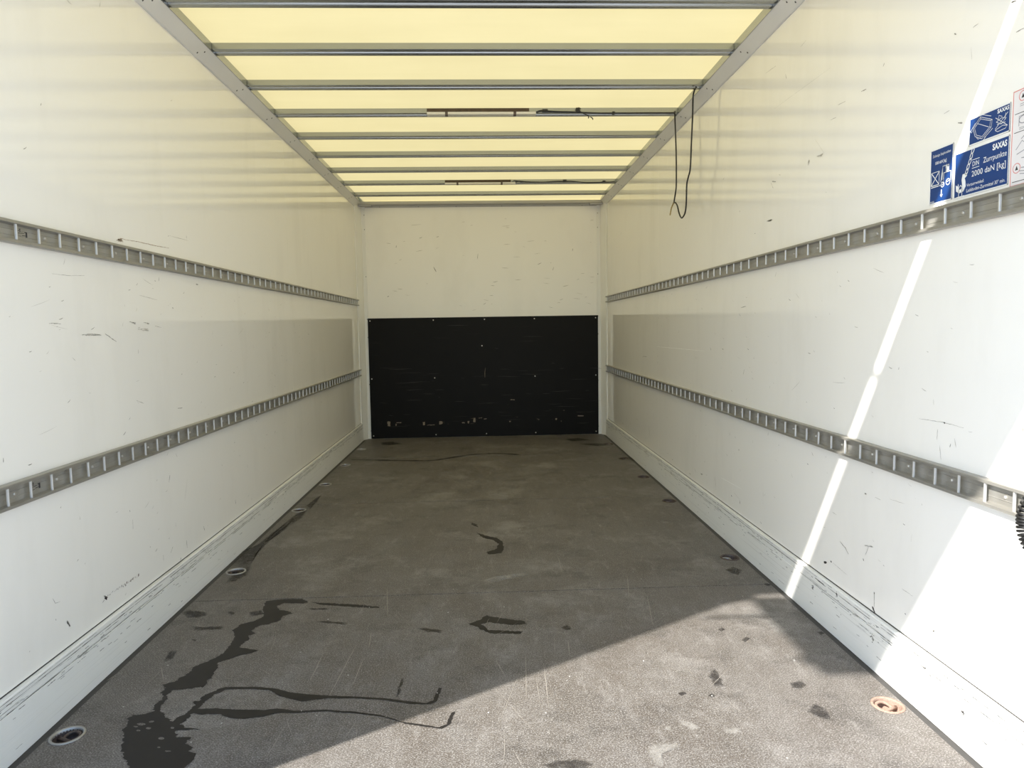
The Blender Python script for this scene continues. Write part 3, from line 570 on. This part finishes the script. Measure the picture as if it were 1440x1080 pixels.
# ------------------------------------------------------------------ lashing rails
def rail(sx, z0, z1, phase, step, bolt_par, mark, label):
    h = z1 - z0; D = .021; zm = (z0 + z1)/2
    root = empty('lashing_rail', (sx*(HW - .0), Y0 + .03, z0)); tag(root, label, 'lashing rail', 'wall lashing rails')
    prof = [(.0003, 0), (D - .003, 0), (D, .0015), (D, .0085), (D - .002, .0095), (.008, .0105), (.0045, .012), (.0045, h*.36), (.0055, h*.37), (.0055, h*.38), (.0045, h*.39),
            (.0045, h*.61), (.0055, h*.62), (.0055, h*.63), (.0045, h*.64), (.0045, h-.012), (.008, h-.0105), (D-.002, h-.0095), (D, h-.0085), (D, h-.0015), (D-.003, h), (.0003, h)]
    MB().prism(prof, lambda u, v, t: (sx*(HW - u), t, z0 + v), Y0 + .03, 6.765).build('channel', M['rail'], root)
    k0 = math.ceil((Y0 + .06 - phase) / step); k1 = int((6.745 - phase) / step)
    rp = None; bp = None
    for k in range(k0, k1 + 1):
        y = phase + k*step
        if rp is None:
            a, b = sorted((sx*(HW - .0135), sx*(HW - D + .0015)))
            rp = MB().prism([(-.0024, a), (.0024, a), (.0024, b), (-.0024, b)], lambda u, v, t: (v, y + u, t), z0 + .0096, z1 - .0096).build('rung', M['rung'], root, bevel=.0010)
            y_first = y; q = rp
        else: inst(rp, 0, y - y_first, 0, root)
        if k % 2 == bolt_par:
            yb = y + step*.46
            if bp is None:
                bp = MB().lathe([(.0, -sx*.0035), (.0028, -sx*.0035), (.0042, -sx*.002), (.0046, 0)], (sx*(HW - .0046), yb, zm), 'X', 10).build('bolt', M['screw'], root); yb_first = yb
            else: inst(bp, 0, yb - yb_first, 0, root)
    if mark is not None:
        mm = MB(); f2 = lambda y, z, h_: (sx*(HW - .0048 - h_), y, z)
        y = mark
        for j, (dy, dz, ww, hh) in enumerate(((.002, .006, .010, .003), (.004, .0, .014, .002), (.010, .004, .003, .010), (.016, .001, .012, .0022), (.020, -.005, .014, .0022), (.034, -.009, .006, .016), (.030, .004, .010, .003), (.006, -.008, .010, .002))):
            mm.poly([(y + dy, zm + dz), (y + dy + ww, zm + dz + .001), (y + dy + ww, zm + dz + hh), (y + dy, zm + dz + hh*.8)], f2, .0003)
        mm.build('printed_mark', M['inkblack'], root)
    return root
rail(-1, 1.3315, 1.3915, 1.871, .0930, 1, 1.893, 'upper of the two aluminium lashing rails on the left wall')
rail(-1, .6435, .7085, 1.767, .0888, 0, 1.872, 'lower aluminium lashing rail on the left wall above the kick plate')
rail(1, 1.3315, 1.3915, 1.566, .0945, 1, None, 'upper aluminium lashing rail on the right wall just below the blue signs')
rail(1, .6435, .7085, 1.483, .0918, 0, None, 'lower aluminium lashing rail on the right wall crossed by the sunlight')

# ------------------------------------------------------------------ recessed lashing rings
def lashing_ring(x, y, mats, label, rot):
    root = empty('lashing_ring', (x, y, -.049)); tag(root, label, 'lashing ring', 'recessed floor lashing rings')
    rim, cup, ring = mats
    MB().lathe([(.0425, -.004), (.0445, .0006), (.0435, .0028), (.0385, .0034), (.0365, .001), (.0362, -.006)], (x, y, 0), 'Z', 32).build('rim', M[rim], root, True)
    MB().lathe([(.0364, -.003), (.0355, -.020), (.031, -.030), (0, -.031)], (x, y, 0), 'Z', 28).build('cup', M[cup], root, True)
    c, s = math.cos(rot), math.sin(rot)
    def lp(u, v, w): return (x + u*c - v*s, y + u*s + v*c, w)
    MB().tube([lp(-.034, -.004, -.014), lp(-.012, -.004, -.012), lp(.012, -.004, -.012), lp(.034, -.004, -.014)], .0052, 10).build('crossbar', M[ring], root, True)
    pts = [(-.015, -.004, -.012), (-.021, .010, -.010), (-.019, .022, -.0085), (-.009, .029, -.007), (.009, .029, -.007), (.019, .022, -.0085), (.021, .010, -.010), (.015, -.004, -.012)]
    MB().tube(bez([lp(*p) for p in pts], 4), .0046, 8).build('swivel_loop', M[ring], root, True)
    MB().tube([lp(-.008, -.028, -.026), lp(.0, -.014, -.022), lp(.010, -.026, -.026)], .004, 6).build('latch_lug', M[ring], root, True)
ORDR = ['nearest', 'second', 'third', 'fourth', 'fifth', 'farthest']
for i, y in enumerate(RINGS):
    for sx in (-1, 1):
        side = 'left' if sx < 0 else 'right'
        if i == 0 and sx > 0: lab = 'rusty recessed lashing ring in the sunlit floor by the right wall'
        elif i == 0: lab = 'pale-rimmed recessed lashing ring beside the wet patch, nearest along the left wall'
        else: lab = 'recessed floor lashing ring along the %s wall, %s' % (side, ('%s from the open end' % ORDR[i]) if i < 5 else 'farthest, next to the back wall')
        mats = ('rust', 'rust', 'rust') if (i == 0 and sx > 0) else (('galv', 'dirtysteel', 'dirtysteel') if sx < 0 else ('dirtysteel', 'dirtysteel', 'galv'))
        lashing_ring(sx*RX, y, mats, lab, .5*sx + i)

# ------------------------------------------------------------------ signs on the right wall
def sgn(y0, z0, w, h):
    def fn(s, t, e): return (HW - .0005 - e, y0 - s*w, z0 + t*h)
    return fn
def text_mesh(txt, fn, w, h, s0, s1, t0, t1, mat, parent, name, bold=0.0):
    cu = bpy.data.curves.new('t', 'FONT'); cu.body = txt; cu.size = 1; cu.offset = bold; cu.resolution_u = 3
    ob = bpy.data.objects.new('t', cu); COL.objects.link(ob)
    dg = bpy.context.evaluated_depsgraph_get(); me = bpy.data.meshes.new_from_object(ob.evaluated_get(dg))
    xs = [v.co.x for v in me.vertices]; ysx = [v.co.y for v in me.vertices]
    a, b, c, d = min(xs), max(xs), min(ysx), max(ysx)
    m = MB(); m.v = [fn(s0 + (v.co.x-a)/(b-a)*(s1-s0), t0 + (v.co.y-c)/(d-c)*(t1-t0), .0012) for v in me.vertices]
    m.f = [tuple(p.vertices) for p in me.polygons]
    bpy.data.objects.remove(ob); bpy.data.curves.remove(cu); bpy.data.meshes.remove(me)
    return m.build(name, mat, parent)
def sign(y0, y1, z0, z1, mat, label):
    w = y0 - y1; h = z1 - z0
    root = empty('safety_sign', (HW - .0005, (y0+y1)/2, z0)); tag(root, label, 'sign', 'signs on the right wall')
    fn = sgn(y0, z0, w, h)
    plate = MB().poly([(0, 0), (1, 0), (1, 1), (0, 1)], fn, .0009).build('plate', mat, root)
    m = MB(); b = .006
    for p in ([(0, 0), (1, 0), (1, b*.0005/h + .0025/h), (0, .0025/h)], [(0, 1-.0018/h), (1, 1-.0018/h), (1, 1), (0, 1)], [(0, 0), (.0018/w, 0), (.0018/w, 1), (0, 1)], [(1-.0018/w, 0), (1, 0), (1, 1), (1-.0018/w, 1)]):
        m.poly(p, fn, .0011)
    m.build('edge_line', M['red'] if mat is M['signwhite'] else M['white'], plate)
    return plate, fn, w, h
def draw(m, fn, w, h, pts, wd):     # stroke in real mm proportion
    f2 = lambda a, b, e: fn(a / w, b / h, e)
    m.stroke([(a*w, b*h) for a, b in pts], wd, f2, .0012)
def ell(cx, cy, rx, ry, a=0, n=20):
    return [(cx + rx*math.cos(2*math.pi*k/n)*math.cos(a) - ry*math.sin(2*math.pi*k/n)*math.sin(a), cy + rx*math.cos(2*math.pi*k/n)*math.sin(a) + ry*math.sin(2*math.pi*k/n)*math.cos(a)) for k in range(n+1)]
# forklift sign
r, fn, w, h = sign(1.8435, 1.7545, 1.4045, 1.5475, M['blue'], 'narrow blue sign with white forklift drawing, leftmost of the wall signs')
text_mesh('Zulässige Stapleradlast', fn, w, h, .10, .90, .845, .905, M['white'], r, 'lettering')
text_mesh('1500 daN [kg]', fn, w, h, .22, .72, .70, .77, M['white'], r, 'lettering', .012)
m = MB(); lw = .0022
for p in ([(.06, .34), (.42, .34), (.42, .58), (.06, .58), (.06, .34)], [(.06, .34), (.42, .58)], [(.06, .58), (.42, .34)], [(.50, .36), (.57, .645), (.84, .645), (.84, .52)], [(.57, .645), (.55, .40)], [(.62, .36), (.62, .52), (.93, .52), (.93, .36), (.76, .34)], [(.42, .31), (.60, .31), (.62, .40)], [(.06, .31), (.40, .31)], [(.72, .54), (.70, .62), (.74, .66)], [(.84, .645), (.80, .54)]):
    draw(m, fn, w, h, p, lw)
for cx, cy, rr in ((.58, .315, .07), (.82, .335, .085)): draw(m, fn, w, h, ell(cx, cy, rr, rr*w/h), lw)
m.poly([(.70, .52), (.78, .52), (.80, .60), (.74, .66), (.70, .62)], fn, .0012)
draw(m, fn, w, h, [(.54, .23), (.54, .13)], .003); m.poly([(.48, .14), (.60, .14), (.54, .09)], fn, .0012)
m.build('forklift_drawing', M['white'], r)
text_mesh('SAXAS', fn, w, h, .04, .22, .025, .055, M['white'], r, 'lettering', .02)
# upper blue sign
r, fn, w, h = sign(1.698, 1.565, 1.523, 1.588, M['blue'], 'small upper blue sign with white load drawing and crossed-out figure')
text_mesh('SAXAS', fn, w, h, .70, .97, .78, .93, M['white'], r, 'lettering', .03)
m = MB(); lw = .0011
for p in ([(.10, .62), (.28, .93), (.58, .66), (.56, .40), (.34, .10), (.16, .28), (.10, .62)], [(.14, .60), (.29, .85), (.54, .64), (.52, .42), (.34, .18), (.19, .32), (.14, .60)], [(.22, .72), (.50, .44)], [(.28, .93), (.29, .85)], [(.58, .66), (.54, .64)], [(.56, .40), (.52, .42)],
          [(.33, .98), (.55, .80)], [(.02, .50), (.16, .78)], [(.40, .10), (.60, .34)], [(.38, .04), (.44, .14)], [(.03, .56), (.06, .46), (.10, .54)], [(.34, .10), (.30, .16), (.24, .14), (.20, .22)]):
    draw(m, fn, w, h, p, lw)
m.build('container_drawing', M['white'], r)
m = MB()
for p in ([(.66, .66), (.95, .24)], [(.66, .26), (.95, .70)], [(.68, .50), (.80, .36), (.92, .52), (.80, .58), (.68, .50)], [(.66, .22), (.72, .14), (.90, .16), (.94, .24), (.84, .30), (.66, .22)], [(.72, .50), (.74, .70), (.82, .62)], [(.88, .46), (.90, .70)], [(.70, .40), (.90, .38)]):
    draw(m, fn, w, h, p, lw*1.1)
m.build('crossed_out_drawing', M['white'], r)
# big blue lashing-point sign
r, fn, w, h = sign(1.7465, 1.564, 1.4025, 1.515, M['blue'], 'large blue sign reading 2000 daN with a white chain and hook')
text_mesh('SAXAS', fn, w, h, .715, .965, .795, .925, M['white'], r, 'lettering', .035)
text_mesh('DIN', fn, w, h, .355, .475, .605, .705, M['white'], r, 'lettering')
text_mesh('Zurrpunkte', fn, w, h, .555, .965, .565, .715, M['white'], r, 'lettering')
text_mesh('2000 daN [kg]', fn, w, h, .345, .955, .345, .505, M['white'], r, 'lettering')
text_mesh('Verzurrwinkel:', fn, w, h, .255, .58, .195, .265, M['white'], r, 'lettering')
text_mesh('Ladeboden-Zurrmittel 30° min.', fn, w, h, .255, .955, .075, .155, M['white'], r, 'lettering')
m = MB(); draw(m, fn, w, h, [(.345, .745), (.485, .745)], .0014); draw(m, fn, w, h, [(.345, .565), (.485, .565)], .0014); m.build('lettering_bars', M['white'], r)
m = MB()
for cx, cy, a in ((.35, .95, 1.1), (.325, .84, 1.2), (.30, .73, 1.15), (.27, .63, 1.2), (.245, .53, 1.15)):
    pts = [(cx + u/ (w/h)*1.0, cy + v) for u, v in ell(0, 0, .068, .034, a)]
    draw(m, fn, w, h, pts, .0020)
m.build('chain_drawing', M['white'], r)
m = MB(); m.poly([(.165, .50), (.255, .51), (.250, .44), (.210, .40), (.225, .34), (.235, .22), (.190, .12), (.110, .10), (.045, .16), (.035, .30), (.070, .26), (.085, .32), (.10, .18), (.145, .18), (.165, .26), (.150, .38)], fn, .0012)
draw(m, fn, w, h, [(.10, .02), (.10, .22), (.135, .27), (.165, .22), (.165, .02)], .002); draw(m, fn, w, h, [(.06, .02), (.21, .02)], .0018)
m.build('hook_drawing', M['white'], r)
# pale instruction sign with red border, cut by the edge of the picture
r, fn, w, h = sign(1.5575, 1.415, 1.394, 1.607, M['signwhite'], 'pale instruction sign with thin red border at the right picture edge')
m = MB(); draw(m, fn, w, h, ell(.20, .925, .075, .075*w/h), .0016); draw(m, fn, w, h, ell(.13, .185, .075, .075*w/h), .0016); draw(m, fn, w, h, ell(.62, .52, .12, .12*w/h), .002); draw(m, fn, w, h, ell(.62, .925, .075, .075*w/h), .0016); m.build('red_symbol', M['red'], r)
m = MB()
for t in (.755, .56, .045):
    m2 = MB(); draw(m2, fn, w, h, [(.05, t), (.95, t)], .0014); m2.build('rule_line', M['inkblack'], r)
m.poly([(.17, .905), (.23, .905), (.20, .95)], fn, .0012); m.poly([(.10, .165), (.16, .165), (.13, .21)], fn, .0012)
stuff(m.build('warning_triangles', M['inkblack'], r))
m = MB()
draw(m, fn, w, h, ell(.24, .68, .10, .04), .002); draw(m, fn, w, h, [(.14, .62), (.14, .72), (.30, .73)], .0016)
for p in ([(.10, .38), (.22, .46), (.34, .40), (.45, .50)], [(.12, .33), (.30, .36), (.42, .30)], [(.20, .48), (.30, .52)], [(.22, .28), (.40, .27)], [(.18, .15), (.36, .13)], [(.20, .12), (.38, .10)], [(.22, .18), (.34, .17)]):
    draw(m, fn, w, h, p, .0018)
for t, s1 in ((.845, .9), (.825, .8), (.60, .85), (.585, .7)): draw(m, fn, w, h, [(.15, t), (s1, t)], .0012)
m.build('small_print', M['grey'], r)

# ------------------------------------------------------------------ strip lamps on two bows, and their wiring
def lamp(x0, x1, yn, label, white_ext):
    root = empty('strip_lamp', ((x0+x1)/2, yn, ZB)); tag(root, label, 'strip lamp', 'strip lamps under the roof bows')
    MB().box(x0, x1, yn - .016, yn - .001, ZB + .004, ZB + .024).build('batten', M['wood'], root, bevel=.001)
    MB().prism([(yn - .018, ZB + .003), (yn - .016, ZB - .010), (yn + .008, ZB - .013), (yn + .026, ZB - .010), (yn + .028, ZB - .001), (yn, ZB - .0006)], lambda u, v, t: (t, u, v), x0, x1 + white_ext).build('diffuser', M['lampwhite'], root)
    for t in (.19, .86):
        x = x0 + (x1-x0)*t
        MB().box(x - .008, x + .008, yn - .0188, yn + .012, ZB - .0140, ZB + .0035).build('clip', M['dirtysteel'], root)
Y4, Y8 = BOWS[5] - .072, BOWS[1] - .072
# near faces of the bows: profile runs from the far edge (y) to the near edge (y - .072)
lamp(-.300, .295, Y4 - .001, 'strip lamp with brown batten and white diffuser on the nearer roof bow', .04)
lamp(-.308, .261, Y8 - .001, 'strip lamp with brown batten and white diffuser on the far roof bow', .04)
def wiring(yn, pts, boxes, ends, label):
    root = empty('lamp_wiring', (pts[0][0], yn, ZB)); tag(root, label, 'cable', 'lamp wiring along the roof bows')
    MB().tube(bez([(x, yn - .006, ZB + z) for x, z in pts], 6), .0042, 6).build('cable', M['cable'], root, True)
    for x0, x1, z0, z1 in boxes: MB().box(x0, x1, yn - .018, yn - .0005, ZB + z0, ZB + z1).build('connector', M['cable'], root, bevel=.002)
    for e in ends: MB().tube(bez([(x, yn - .012 + .02*(-z if z < 0 else 0), ZB + z) for x, z in e], 6), .0028, 6).build('loose_end', M['cable'], root, True)
wiring(Y4, [(.33, .0), (.36, .012), (.40, .010), (.47, .006), (.55, .004), (.70, -.003), (.85, -.004), (1.0, -.003), (1.157, -.004)],
       [(.373, .405, .004, .018), (.570, .592, .001, .026), (.785, .800, -.012, .004)], [[(.592, .006), (.62, -.008), (.645, -.022), (.643, -.034)], [(.60, .02), (.585, .026), (.596, .004)], [(.655, -.025), (.668, -.034), (.67, -.042)]],
       'black lamp cable with small connectors along the nearer roof bow')
wiring(Y8, [(.29, .002), (.33, .014), (.37, .010), (.45, .006), (.55, .004), (.65, .010), (.72, .010), (.80, .009), (.90, -.002), (1.0, -.002), (1.17, .002)],
       [(.34, .37, .004, .014), (.715, .745, .004, .022), (1.06, 1.085, -.002, .012)], [[(.27, .004), (.29, .018), (.32, .016)]], 'black lamp cable drooping along the far roof bow')

# loose cable hanging from the right roof edge
root = empty('hanging_cable', (1.13, 3.70, 1.69)); tag(root, 'thin black cable hanging in a loop from the right roof edge', 'cable')
pts = [(1.128, 3.990, 2.330), (1.130, 3.990, 2.20), (1.130, 3.972, 2.06), (1.130, 3.969, 1.90), (1.130, 3.985, 1.855), (1.130, 4.012, 1.809), (1.130, 3.985, 1.800), (1.130, 3.945, 1.775), (1.130, 3.909, 1.728), (1.130, 3.870, 1.697), (1.130, 3.835, 1.693), (1.130, 3.790, 1.712),
       (1.130, 3.771, 1.76), (1.130, 3.762, 1.855), (1.130, 3.735, 1.89), (1.130, 3.70, 1.931), (1.130, 3.682, 2.06), (1.130, 3.664, 2.19), (1.130, 3.658, 2.285), (1.130, 3.635, 2.312), (1.130, 3.600, 2.330)]
pts = [(.0149 + (a - .0149)*1.0245, b*1.0245, 1.0883 + (c - 1.0883)*1.0245) for a, b, c in pts]
pts[0] = (1.157, 4.104, 2.351); pts[-1] = (1.157, 3.690, 2.349)
up = lambda q: [(.0149 + (a - .0149)*1.0245, b*1.0245, 1.0883 + (c - 1.0883)*1.0245) for a, b, c in q]
MB().tube(bez(pts, 5), .0043, 8).build('cable', M['cable'], root, True)
MB().tube(bez(up([(1.130, 4.010, 1.812), (1.130, 4.035, 1.80), (1.129, 4.062, 1.785), (1.130, 4.085, 1.765), (1.128, 4.093, 1.745)]), 4), [.004]*4 + [.0045, .0035]*6 + [.003], 7).build('bare_end', M['brass'], root, True)
MB().tube(bez(up([(1.130, 4.04, 1.797), (1.127, 4.07, 1.772), (1.126, 4.075, 1.758)]), 4), .0022, 6).build('bare_end', M['brass'], root, True)

# coiled control cable at the right picture edge
root = empty('coiled_cable', (1.17, 1.385, .5)); tag(root, 'black coiled control cable at the right picture edge below the lashing rail', 'cable')
path = bez([(1.176, 1.352, .74), (1.172, 1.372, .715), (1.168, 1.3855, .68), (1.168, 1.3875, .655), (1.169, 1.382, .63), (1.172, 1.368, .607), (1.178, 1.345, .585), (1.185, 1.30, .57)], 10)
turns = 24; hp = []; n = turns * 12
for k in range(n + 1):
    t = k / n * (len(path) - 1); i = min(int(t), len(path) - 2); p = path[i].lerp(path[i+1], t - i); d = (path[i+1] - path[i]).normalized()
    u = d.cross(Vector((1, 0, 0))).normalized(); v = d.cross(u); a = 2*math.pi*turns*k/n
    hp.append(p + u*math.cos(a)*.019 + v*math.sin(a)*.019)
MB().tube(hp, .0033, 7).build('coil', M['cable'], root, True)
MB().tube(bez([(1.20, 1.30, .86), (1.19, 1.33, .80), (1.176, 1.352, .74)], 6), .0045, 7).build('lead', M['cable'], root, True)

# ------------------------------------------------------------------ wet patches on the floor
HOLES = [[(-0.8691, 1.7931), (-0.8697, 1.7894), (-0.8746, 1.7877), (-0.8815, 1.7889), (-0.8873, 1.7923), (-0.8891, 1.7964), (-0.8862, 1.7992), (-0.8799, 1.7995), (-0.8731, 1.797)], [(-0.952, 1.8644), (-0.9531, 1.8605), (-0.9598, 1.8588), (-0.969, 1.8602), (-0.9764, 1.8639), (-0.9785, 1.8683), (-0.9743, 1.8713), (-0.9658, 1.8714), (-0.9569, 1.8687)], [(-0.9291, 1.8445), (-0.9295, 1.8414), (-0.9339, 1.84), (-0.94, 1.841), (-0.945, 1.8439), (-0.9467, 1.8473), (-0.9441, 1.8497), (-0.9385, 1.8499), (-0.9325, 1.8478)], [(-0.9697, 1.8532), (-0.9702, 1.8509), (-0.9738, 1.8498), (-0.9789, 1.8506), (-0.9831, 1.8528), (-0.9844, 1.8554), (-0.9821, 1.8572), (-0.9774, 1.8573), (-0.9725, 1.8557)], [(-0.9348, 1.8758), (-0.935, 1.8726), (-0.9385, 1.8711), (-0.9437, 1.8721), (-0.9482, 1.875), (-0.9499, 1.8786), (-0.9479, 1.8811), (-0.9432, 1.8813), (-0.938, 1.8792)], [(-0.9539, 1.8339), (-0.9542, 1.8316), (-0.9574, 1.8306), (-0.962, 1.8313), (-0.9658, 1.8335), (-0.967, 1.836), (-0.9651, 1.8378), (-0.9609, 1.8379), (-0.9565, 1.8364)], [(-0.827, 1.7342), (-0.8279, 1.7322), (-0.8322, 1.7314), (-0.8379, 1.7321), (-0.8423, 1.7341), (-0.8433, 1.7364), (-0.8405, 1.7379), (-0.8351, 1.738), (-0.8298, 1.7365)], [(-0.8629, 1.8402), (-0.863, 1.8371), (-0.866, 1.8356), (-0.8707, 1.8365), (-0.8747, 1.8393), (-0.8762, 1.8428), (-0.8745, 1.8452), (-0.8703, 1.8455), (-0.8657, 1.8435)], [(-0.862, 1.7529), (-0.8621, 1.7508), (-0.8644, 1.7498), (-0.8679, 1.7504), (-0.8708, 1.7524), (-0.8719, 1.7547), (-0.8706, 1.7564), (-0.8675, 1.7566), (-0.8641, 1.7552)]]
def ragged(pts):
    out = []
    for i, p in enumerate(pts):
        q = pts[(i+1) % len(pts)]; n = max(1, int(math.dist(p, q) / .004))
        for k in range(n):
            t = k / n; x = p[0] + (q[0]-p[0])*t; y = p[1] + (q[1]-p[1])*t
            g = max(.25, min(1, (-.72 - x)*6)) if y < 2.15 else .55
            v = noise.noise_vector(Vector((x*40, y*60, 1))) + .7*noise.noise_vector(Vector((x*110, y*150, 5)))
            out.append((x + v.x*.012*g, y + v.y*.006*g))
    return out
loops = [ragged(MAIN)] + [rough_outline(h, .004, .003, 9) for h in HOLES]
pts = [p for q in loops for p in q]
m = MB(); m.add([flr(a, b, .0006) for a, b in pts], [tuple(q) for q in tessellate_polygon([[Vector((a, b, 0)) for a, b in q] for q in loops])])
o = m.build('water_stain', M['wet'])
tag(o, 'dark branching wet patch running from the left foreground across the grey floor', 'water stain')
q = [Vector((a, b, 0)) for a, b in TRAIL]; q = [(p.x, p.y) for p in bez(q, 8)]
o = MB().stroke(q, [.028*rnd.uniform(.5, 1.7) for _ in q], flr, .0006).build('water_stain', M['wet'])
tag(o, 'thin dark wet line on the floor near the black panel', 'water stain')
